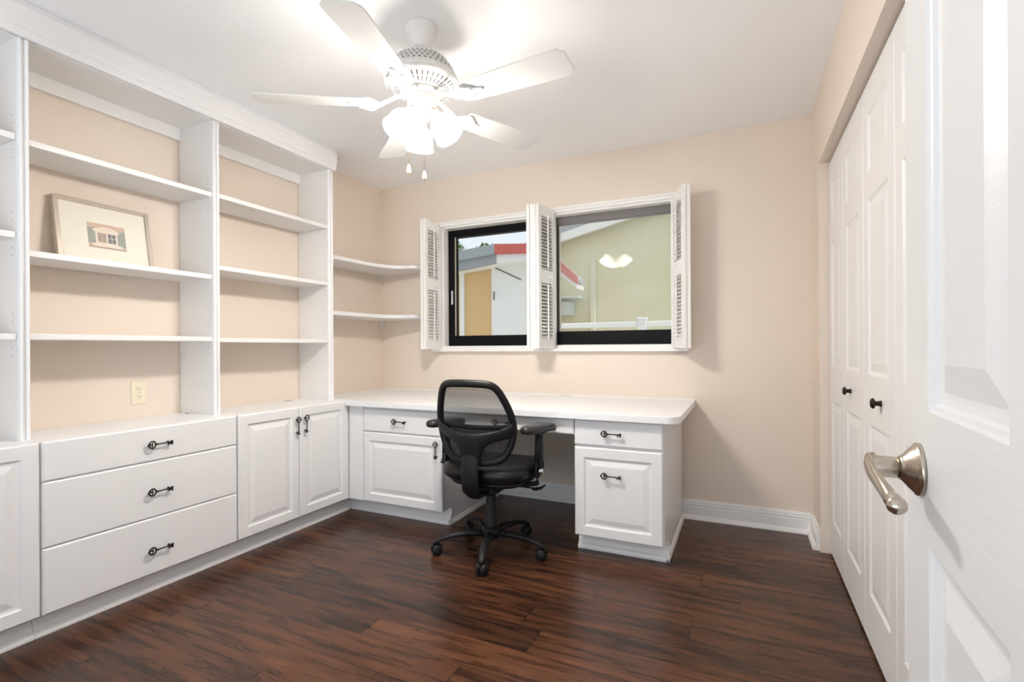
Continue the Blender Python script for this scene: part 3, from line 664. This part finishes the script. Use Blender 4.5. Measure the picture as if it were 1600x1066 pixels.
# blade and blade iron, built once along +X with the hub at the origin
def blade_mb():
    up = []
    L0, L1 = 0.215, 0.655
    prof = [(L0, 0.050), (L0 + 0.015, 0.057), (0.40, 0.064), (0.60, 0.070), (0.632, 0.069), (L1, 0.046)]
    pts = [(x, w_) for x, w_ in prof] + [(x, -w_) for x, w_ in reversed(prof)]
    return MB().prism(pts, fz_, -0.003, 0.003)
def iron_mb():
    b = MB()
    b.tube([(0.062, 0, 0.036), (0.10, 0, 0.030), (0.14, 0, 0.008), (0.165, 0, -0.006), (0.19, 0, -0.008)], 0.01, 10, flat=[(0.007, 0.014), (0.007, 0.013), (0.006, 0.015), (0.005, 0.018), (0.004, 0.020)], up=(0, 0, 1))
    out = [(0.175, 0.020), (0.190, 0.040), (0.205, 0.052), (0.222, 0.054), (0.232, 0.046), (0.236, 0.036), (0.248, 0.034), (0.258, 0.026), (0.266, 0.016), (0.284, 0.012), (0.296, 0.006)]
    pts = out + [(x, -y) for x, y in reversed(out)]
    b.prism(pts, fz_, -0.0085, -0.0035)
    def curl(c, r, a0, a1, sg):
        P_ = [(c[0] + r * math.cos(a0 + (a1 - a0) * i / 10), sg * (c[1] + r * math.sin(a0 + (a1 - a0) * i / 10)), -0.009) for i in range(11)]
        b.tube(P_, 0.0024, 6)
    for sg in (1, -1):
        curl((0.206, 0.034), 0.014, -0.5, 4.2, sg); curl((0.246, 0.018), 0.010, -1.0, 3.2, sg)
    for x, y in ((0.215, 0.03), (0.215, -0.03), (0.262, 0)): b.lathe([(0.0055, 0), (0.004, 0.0022)], (x, y, -0.0085), (0, 0, -1), 10)
    return b
BLm, IRm = blade_mb().mesh('blade', 'blade'), iron_mb().mesh('blade_iron', 'fan')
tilt = Matrix.Rotation(math.atan(0.025), 4, 'X') @ Matrix.Rotation(math.atan(0.004), 4, 'Y')
for k in range(5):
    a = R(-76.2 + 72 * k)
    m = tilt @ Matrix.Rotation(a, 4, 'Z')
    o = put('blade_iron', IRm, fan, (FC.x, FC.y, 2.081)); o.rotation_euler = m.to_euler()
    bl = put('blade', BLm, fan, (FC.x, FC.y, 2.081)); bl.rotation_euler = (m @ Matrix.Rotation(R(-11), 4, 'X')).to_euler()
    bv = bl.modifiers.new('bevel', 'BEVEL'); bv.width = 0.0015; bv.segments = 2
# light kit: three arms, sockets and shades
for k in range(3):
    a = R(130 + 120 * k); d = Vector((math.cos(a), math.sin(a), 0))
    ax = (d * 0.56 + Vector((0, 0, -0.83))).normalized()
    p0 = FC + d * 0.030 + Vector((0, 0, 2.046)); p1 = FC + d * 0.056 + Vector((0, 0, 2.036))
    ar = obj('lamp_arm', MB().tube([p0, p0 + d * 0.018 + Vector((0, 0, 0.004)), p1], 0.010, 12).lathe([(0.012, -0.012), (0.021, -0.006), (0.024, 0.006), (0.024, 0.020), (0.020, 0.022)], p1, ax, 24), 'fan', fan)
    sb = MB().lathe([(0.0225, 0.016), (0.026, 0.022), (0.038, 0.032), (0.049, 0.050)], p1, ax, 32, mi=1, caps=False)
    sb.lathe([(0.049, 0.050), (0.0545, 0.072), (0.0555, 0.092), (0.057, 0.106), (0.060, 0.116)], p1, ax, 32, mi=0, caps=False)
    sb.lathe([(0.060, 0.116), (0.0575, 0.1155), (0.052, 0.092), (0.047, 0.060), (0.020, 0.026), (0.002, 0.026)], p1, ax, 32, mi=2, caps=False)
    sh = obj('lamp_shade', sb, ['shade', 'shadeneck', 'shadein'], fan); sh['label'] = 'lit frosted glass bell shade'
# pull chains
for (dx, dy, z0, z1) in ((-0.043, -0.033, 2.02, 1.828), (0.040, -0.042, 2.03, 1.786)):
    p = FC + Vector((dx, dy, 0))
    ch = obj('pull_chain', MB().lathe([(0.0012, z0), (0.0012, z1)], p, n=6), 'brass', fan)
    obj('pull_bead', MB().lathe([(0.0012, z1 + 0.004), (0.0045, z1), (0.0075, z1 - 0.016), (0.0085, z1 - 0.026), (0.006, z1 - 0.034), (0.001, z1 - 0.036)], p, n=14), 'ivory', ch)

# ------------------------------------------------------------------ office chair
CC = Vector((-1.222, 2.352, 0)); CROT = R(0)
chair = thing('office_chair', 'black mesh-back office chair on casters at the desk', 'chair', CC)
RM = Matrix.Translation(CC) @ Matrix.Rotation(CROT, 4, 'Z')
def cobj(name, mb, mats, parent=None, **k): return obj(name, mb.xf(RM), mats, parent or chair, **k)
# seat cushion: rounded superellipse rings
def srings(levels, n=40, p=3.2):
    out = []
    for hw, hd, z, cy in levels:
        ring = []
        for i in range(n):
            a = 2 * PI * i / n; c, s_ = math.cos(a), math.sin(a)
            ring.append(Vector((hw * math.copysign(abs(c) ** (2 / p), c), cy + hd * math.copysign(abs(s_) ** (2 / p), s_), z + 0.012 * max(0, -s_) * 0 - (0.018 * max(0, s_) ** 3 if z > 0.43 else 0))))
        out.append(ring)
    return out
cobj('seat', MB().loft(srings([(0.10, 0.10, 0.392, 0.045), (0.205, 0.195, 0.394, 0.045), (0.232, 0.222, 0.405, 0.045), (0.248, 0.238, 0.425, 0.045), (0.250, 0.240, 0.448, 0.045), (0.242, 0.232, 0.468, 0.045), (0.220, 0.210, 0.481, 0.045), (0.17, 0.16, 0.486, 0.045), (0.07, 0.07, 0.484, 0.045)])), 'leather')
cobj('seat_pan', MB().loft(srings([(0.12, 0.12, 0.366, 0.045), (0.205, 0.19, 0.374, 0.045), (0.218, 0.205, 0.394, 0.045), (0.20, 0.19, 0.398, 0.045)])), 'black')
cobj('tilt_mechanism', MB().box(-0.075, 0.075, -0.12, 0.10, 0.325, 0.368), 'black', bevel=0.012, seg=3)
# back frame
def yb(z): return -0.200 - 0.075 * max(0, (z - 0.50) / 0.4) ** 1.2
half = [(x_ * 0.955, z_) for x_, z_ in [(0.0, 0.512), (0.08, 0.514), (0.135, 0.526), (0.170, 0.552), (0.197, 0.600), (0.212, 0.650), (0.216, 0.700), (0.210, 0.750), (0.196, 0.798), (0.180, 0.838), (0.166, 0.866), (0.146, 0.890), (0.115, 0.902), (0.06, 0.906), (0.0, 0.907)]]
def bk(x, z, dy=0): return Vector((x + 0.007, yb(z) + dy + 1.45 * x * x, z))
loop = [bk(x, z) for x, z in half] + [bk(-x, z) for x, z in half[-2:0:-1]]
def smooth_loop(P_, m=4):
    out = []; n = len(P_)
    for i in range(n):
        a, b_, c, d_ = P_[i - 1], P_[i], P_[(i + 1) % n], P_[(i + 2) % n]
        for j in range(m):
            t_ = j / m
            out.append(0.5 * ((2 * b_) + (c - a) * t_ + (2 * a - 5 * b_ + 4 * c - d_) * t_ ** 2 + (3 * b_ - a - 3 * c + d_) * t_ ** 3))
    return out
lp_ = smooth_loop(loop, 3)
bf = cobj('backrest_frame', MB().tube(lp_, 0.012, 12, closed=True, flat=(0.014, 0.0190), up=(0, 1, 0)), 'black')
# mesh panel
mm = MB(); cols = 14; rows_ = []
zs = [0.690 + (0.892 - 0.690) * i / 12 for i in range(13)]
def hw_at(z):
    P_ = half
    for (x0, z0), (x1, z1) in zip(P_, P_[1:]):
        if z0 <= z <= z1 and z1 > z0: return x0 + (x1 - x0) * (z - z0) / (z1 - z0)
    return 0
rows_ = [[bk(hw_at(z) * (2 * j / cols - 1), z, 0.004) for j in range(cols + 1)] for z in zs]
mm.loft(rows_, closed=False, caps=False)
cobj('backrest_mesh', mm, 'mesh', bf)
zs = [0.520 + (0.690 - 0.520) * i / 10 for i in range(11)]
cobj('lumbar_pad', MB().loft([[bk(hw_at(z) * (2 * j / cols - 1), z, 0.020) for j in range(cols + 1)] for z in zs], closed=False, caps=False), 'mesh', bf)
cobj('lumbar_bar', MB().tube([bk(x, 0.690 - 0.1 * (0.18 ** 2 - x * x), 0.022) for x in [-0.20 + 0.40 * i / 12 for i in range(13)]], 0.01, 10, flat=(0.005, 0.012), up=(0, 1, 0)), 'black', bf)
# Y-shaped back bracket: a curved plate with filleted arms running into the column
br = MB()
XS = [(0.210, 0.655, 0.715), (0.196, 0.642, 0.703), (0.172, 0.634, 0.690), (0.140, 0.626, 0.679), (0.112, 0.617, 0.672), (0.092, 0.606, 0.668), (0.076, 0.592, 0.666), (0.064, 0.574, 0.665), (0.056, 0.555, 0.664), (0.051, 0.530, 0.664), (0.047, 0.500, 0.664), (0.020, 0.492, 0.664)]
rg_ = []
for x, z0, z1 in [(-a_, b_, c_) for a_, b_, c_ in XS] + XS[::-1]:
    ring = []
    for i in range(16):
        t_ = 2 * PI * i / 16
        zz = (z0 + z1) / 2 + (z1 - z0) / 2 * math.copysign(abs(math.sin(t_)) ** 0.7, math.sin(t_))
        ring.append(bk(x, zz, -0.010 - 0.022 * max(0, 1 - abs(x) / 0.17) ** 1.2 + 0.012 * math.copysign(abs(math.cos(t_)) ** 0.6, math.cos(t_))))
    rg_.append(ring)
br.loft(rg_)
colp = [(-0.232, 0.60, 0.034), (-0.233, 0.55, 0.045), (-0.236, 0.49, 0.048), (-0.236, 0.42, 0.048), (-0.226, 0.372, 0.047), (-0.19, 0.342, 0.043), (-0.13, 0.338, 0.040), (-0.08, 0.340, 0.038)]
br.tube([Vector((0.007, y, z)) for y, z, w_ in colp], 0.01, 16, flat=[(w_, 0.015) for y, z, w_ in colp], up=(1, 0, 0))
cobj('back_bracket', br, 'black')
# arms
for sg, nm in ((1, 'r'), (-1, 'l')):
    ab = MB()
    ab.tube([Vector((sg * 0.12, 0.0, 0.372)), Vector((sg * 0.20, 0.0, 0.372)), Vector((sg * 0.262, 0.0, 0.385)), Vector((sg * 0.272, 0.0, 0.43)), Vector((sg * 0.274, 0.0, 0.50))], 0.01, 12, flat=[(0.010, 0.030), (0.010, 0.032), (0.012, 0.036), (0.013, 0.036), (0.013, 0.032)], up=(0, 0, 1) if False else (sg * 0.6, 0, 0.8))
    ab.tube([Vector((sg * 0.274, 0.0, 0.44)), Vector((sg * 0.277, 0.0, 0.56)), Vector((sg * 0.277, 0.0, 0.645))], 0.01, 14, flat=[(0.023, 0.031), (0.020, 0.028), (0.019, 0.028)], up=(1, 0, 0))
    ab.box(sg * 0.277 - 0.020, sg * 0.277 + 0.020, -0.045, 0.050, 0.640, 0.655)
    arm = cobj('armrest', ab, 'black')
    pm = MB(); rot = R(-13)
    levels = [(0.030, 0.115, 0.650), (0.043, 0.132, 0.655), (0.047, 0.137, 0.668), (0.045, 0.135, 0.680), (0.036, 0.124, 0.688), (0.015, 0.06, 0.690)]
    rr_ = []
    for hw_, hd_, z in levels:
        rg = []
        for i in range(28):
            a = 2 * PI * i / 28; c, s_ = math.cos(a), math.sin(a)
            y = hd_ * math.copysign(abs(s_) ** 0.7, s_); x = hw_ * math.copysign(abs(c) ** 0.75, c)
            y2 = y * math.cos(rot) + x * math.sin(rot); x2 = x * math.cos(rot) - y * math.sin(rot)
            rg.append(Vector((sg * 0.277 + x2, y2 + 0.0, z - 0.012 * (max(0, y / 0.12)) ** 3)))
        rr_.append(rg)
    cobj('arm_pad', pm.loft(rr_), 'rubber', arm)
    cobj('height_button', MB().lathe([(0.014, 0), (0.014, 0.006), (0.009, 0.010), (0.002, 0.011)], (sg * 0.294, -0.020, 0.455), (sg, -0.9, 0), 18), 'chrome', arm)
# lever, gas lift
lv = cobj('tilt_lever', MB().tube([(0.06, 0.02, 0.352), (0.16, 0.03, 0.350), (0.235, 0.035, 0.348)], 0.0045, 8), 'black')
cobj('lever_paddle', MB().tube([(0.225, 0.035, 0.344), (0.245, 0.037, 0.344), (0.272, 0.040, 0.352), (0.292, 0.042, 0.368)], 0.01, 10, flat=[(0.006, 0.010), (0.008, 0.018), (0.007, 0.020), (0.004, 0.014)], up=(0, 0, 1)), 'black', lv)
gl = cobj('gas_lift', MB().lathe([(0.026, 0.090), (0.031, 0.10), (0.031, 0.16), (0.0265, 0.165), (0.0265, 0.305), (0.024, 0.308)], (0, 0, 0), n=24), 'black')
cobj('piston', MB().lathe([(0.014, 0.300), (0.014, 0.345)], (0, 0, 0), n=18), 'chrome', gl)
cobj('hub', MB().lathe([(0.030, 0.070), (0.052, 0.078), (0.052, 0.112), (0.042, 0.128), (0.030, 0.130)], (0, 0, 0), n=30), 'black')
WH = R(-72) - CROT
random.seed(3)
for k in range(5):
    a = WH + 2 * PI * k / 5; d = Vector((math.cos(a), math.sin(a), 0))
    leg = cobj('base_leg', MB().tube([d * 0.035 + Vector((0, 0, 0.098)), d * 0.12 + Vector((0, 0, 0.104)), d * 0.20 + Vector((0, 0, 0.098)), d * 0.26 + Vector((0, 0, 0.084)), d * 0.296 + Vector((0, 0, 0.066)), d * 0.302 + Vector((0, 0, 0.058))], 0.01, 12, flat=[(0.018, 0.026), (0.016, 0.022), (0.013, 0.019), (0.012, 0.017), (0.010, 0.014), (0.006, 0.010)], up=(0, 0, 1)), 'black', chair)
    ca = a + random.uniform(-0.9, 0.9); e = Vector((math.cos(ca), math.sin(ca), 0)); c0 = d * 0.296 + Vector((0, 0, 0.0275)) - e * 0.010; axl = Vector((-e.y, e.x, 0))
    cb = MB()
    for sg in (1, -1): cb.lathe([(0.012, 0.003), (0.026, 0.0035), (0.0275, 0.007), (0.0275, 0.018), (0.023, 0.024), (0.008, 0.0265), (0.001, 0.0268)], c0, axl * sg, 24)
    cb.lathe([(0.006, 0.010), (0.006, 0.050)], d * 0.296, (0, 0, 1), 10)
    hood = []
    for i in range(9):
        t_ = R(20 + 140 * i / 8); hood.append(c0 + e * (0.030 * math.cos(t_)) + Vector((0, 0, 0.030 * math.sin(t_))))
    cb.tube(hood, 0.01, 8, flat=(0.003, 0.020), up=axl.cross(Vector((0, 0, 1)))) if False else cb.tube(hood, 0.004, 8)
    cobj('caster', cb, 'black', leg)

# ------------------------------------------------------------------ outdoors
struct('ground', MB().box(-14, 10, YB + 0.2, 30, -0.25, -0.15), 'yard', 'unseen ground outside the windows, made pale to bounce light indoors', 'ground')
# tan garage with grey and red fascia
g = thing('garage', 'tan garage with red and grey fascia outside the corner-side window', 'building', (-4.6, 8.6, -0.15))
wy = 7.9
obj('wall', MB().box(-6.6, -3.15, wy, 8.7, -0.15, 2.50), 'tan', g)
obj('corner_post', MB().box(-4.71, -4.62, wy - 0.03, wy + 0.05, -0.15, 2.62), 'extwhite', g)
obj('door', MB().prism([(-4.045, 0.0), (-3.375, 0.0), (-3.375, 2.60), (-4.045, 2.60)], lambda u, v, t_: Vector((u, t_, v)), wy - 0.05, wy), 'extwhite', g)
obj('door_line', MB().prism([(-4.02, 2.500), (-3.47, 2.235), (-3.47, 2.255), (-4.02, 2.520)], lambda u, v, t_: Vector((u, t_, v)), wy - 0.06, wy - 0.05), 'slot', g)  # dark diagonal line across the white door
obj('door_handle', MB().box(-4.00, -3.985, wy - 0.075, wy - 0.05, 1.92, 2.07), 'wingrey', g)
fy0, fy1 = 7.42, 7.50
q2 = lambda u, v, t_: Vector((u, t_, v))
obj('grey_fascia', MB().prism([(-6.6, 2.40), (-3.765, 2.645), (-3.765, 2.81), (-6.6, 2.57)], q2, fy0, fy1), 'gutter', g)
obj('lower_fascia', MB().prism([(-6.6, 2.20), (-3.765, 2.50), (-3.765, 2.645), (-6.6, 2.40)], q2, fy0 + 0.06, fy1 + 0.06), 'gutter', g)
obj('red_fascia', MB().prism([(-3.765, 2.645), (-3.02, 2.605), (-2.34, 2.055), (-2.34, 2.185), (-2.97, 2.745), (-3.765, 2.81)], q2, fy0, fy1), 'redfascia', g)
obj('soffit', MB().prism([(-6.6, 2.26), (-3.765, 2.50), (-2.98, 2.50), (-2.36, 2.00), (-2.36, 2.06), (-3.02, 2.61), (-3.765, 2.65), (-6.6, 2.41)], q2, fy1 - 0.01, wy - 0.02), 'extwhite', g)
obj('roof', MB().prism([(-6.6, 2.42), (-3.765, 2.66), (-3.02, 2.62), (-2.36, 2.10), (-2.36, 2.15), (-2.99, 2.70), (-3.765, 2.77), (-6.6, 2.53)], q2, fy1, 8.0), 'roof', g)
# yellow house
h = thing('house', 'pale yellow house with white gable rake outside the closet-side window', 'building', (-1.0, 11.5, -0.15))
rk = lambda x: 3.265 + 0.225 * (x + 3.24)
obj('wall', MB().prism([(-4.1, -0.15), (5.0, -0.15), (5.0, rk(5.0)), (-4.1, rk(-4.1))], q2, 9.5, 14), 'yellow', h)
obj('rake_board', MB().prism([(-4.15, rk(-4.15) - 0.13), (5.2, rk(5.2) - 0.13), (5.2, rk(5.2) + 0.03), (-4.15, rk(-4.15) + 0.03)], q2, 9.2, 9.28), 'extwhite', h)
obj('roof', MB().prism([(-4.2, rk(-4.2) + 0.03), (5.2, rk(5.2) + 0.03), (5.2, rk(5.2) + 0.9), (-4.2, rk(-4.2) + 0.06)], q2, 9.2, 14.3), 'roof', h)
obj('downspout', MB().box(-2.70, -2.59, 9.40, 9.5, -0.15, 2.78), 'pipe', h, bevel=0.02)
tag(obj('utility_box', MB().box(-3.42, -3.02, 9.15, 9.45, 1.70, 1.95).box(-3.44, -2.84, 9.13, 9.5, 2.02, 2.06), 'acbox'), 'pale blue-grey box below a ledge on the yellow house wall', 'utility box')
# fence
fe = thing('vinyl_fence', 'white vinyl rail fence outside the closet-side window', 'fence', (-1.5, 6.0, -0.15))
obj('top_rail', MB().box(-2.3, 1.2, 5.97, 6.03, 1.315, 1.378), 'vinyl', fe, bevel=0.008)
obj('bottom_rail', MB().box(-2.3, 1.2, 5.97, 6.03, 0.15, 0.24), 'vinyl', fe, bevel=0.008)
obj('infill_panel', MB().box(-2.3, 1.2, 5.99, 6.01, 0.24, 1.27), 'vinyl', fe)
for x in (-2.25, -1.08, 0.85):
    p_ = obj('post', MB().box(x - 0.045, x + 0.045, 5.955, 6.045, -0.15, 1.395), 'vinyl', fe, bevel=0.004)
    obj('post_cap', MB().box(x - 0.055, x + 0.055, 5.945, 6.055, 1.395, 1.425), 'vinyl', p_, bevel=0.008)
# trees far behind the garage
def tree(label, x, y, zc, r, n):
    t_ = thing('tree', label, 'tree', (x, y, -0.15), 'trees beyond the garage roof')
    obj('trunk', MB().lathe([(0.16, -0.15), (0.10, zc)], (x, y, 0), n=10), 'bark', t_)
    b_ = MB()
    for i in range(n):
        v = Vector((random.gauss(0, 1), random.gauss(0, 1), random.gauss(0, 0.6))).normalized() * r * random.uniform(0.5, 1.0)
        c = Vector((x, y, zc)) + v; s_ = random.uniform(0.05, 0.12)
        a1 = Vector((random.gauss(0, 1), random.gauss(0, 1), random.gauss(0, 1))).normalized(); a2 = a1.orthogonal().normalized()
        b_.face([c + a1 * s_, c + a2 * s_ * .5, c - a1 * s_, c - a2 * s_ * .5])
    obj('foliage', b_, 'leaf', t_, weld=False)
tree('leafy green tree above the grey end of the garage roof', -9.0, 14.0, 4.1, 0.75, 900)
tree('smaller green tree above the middle of the grey garage roof', -7.6, 14.5, 4.0, 0.50, 600)
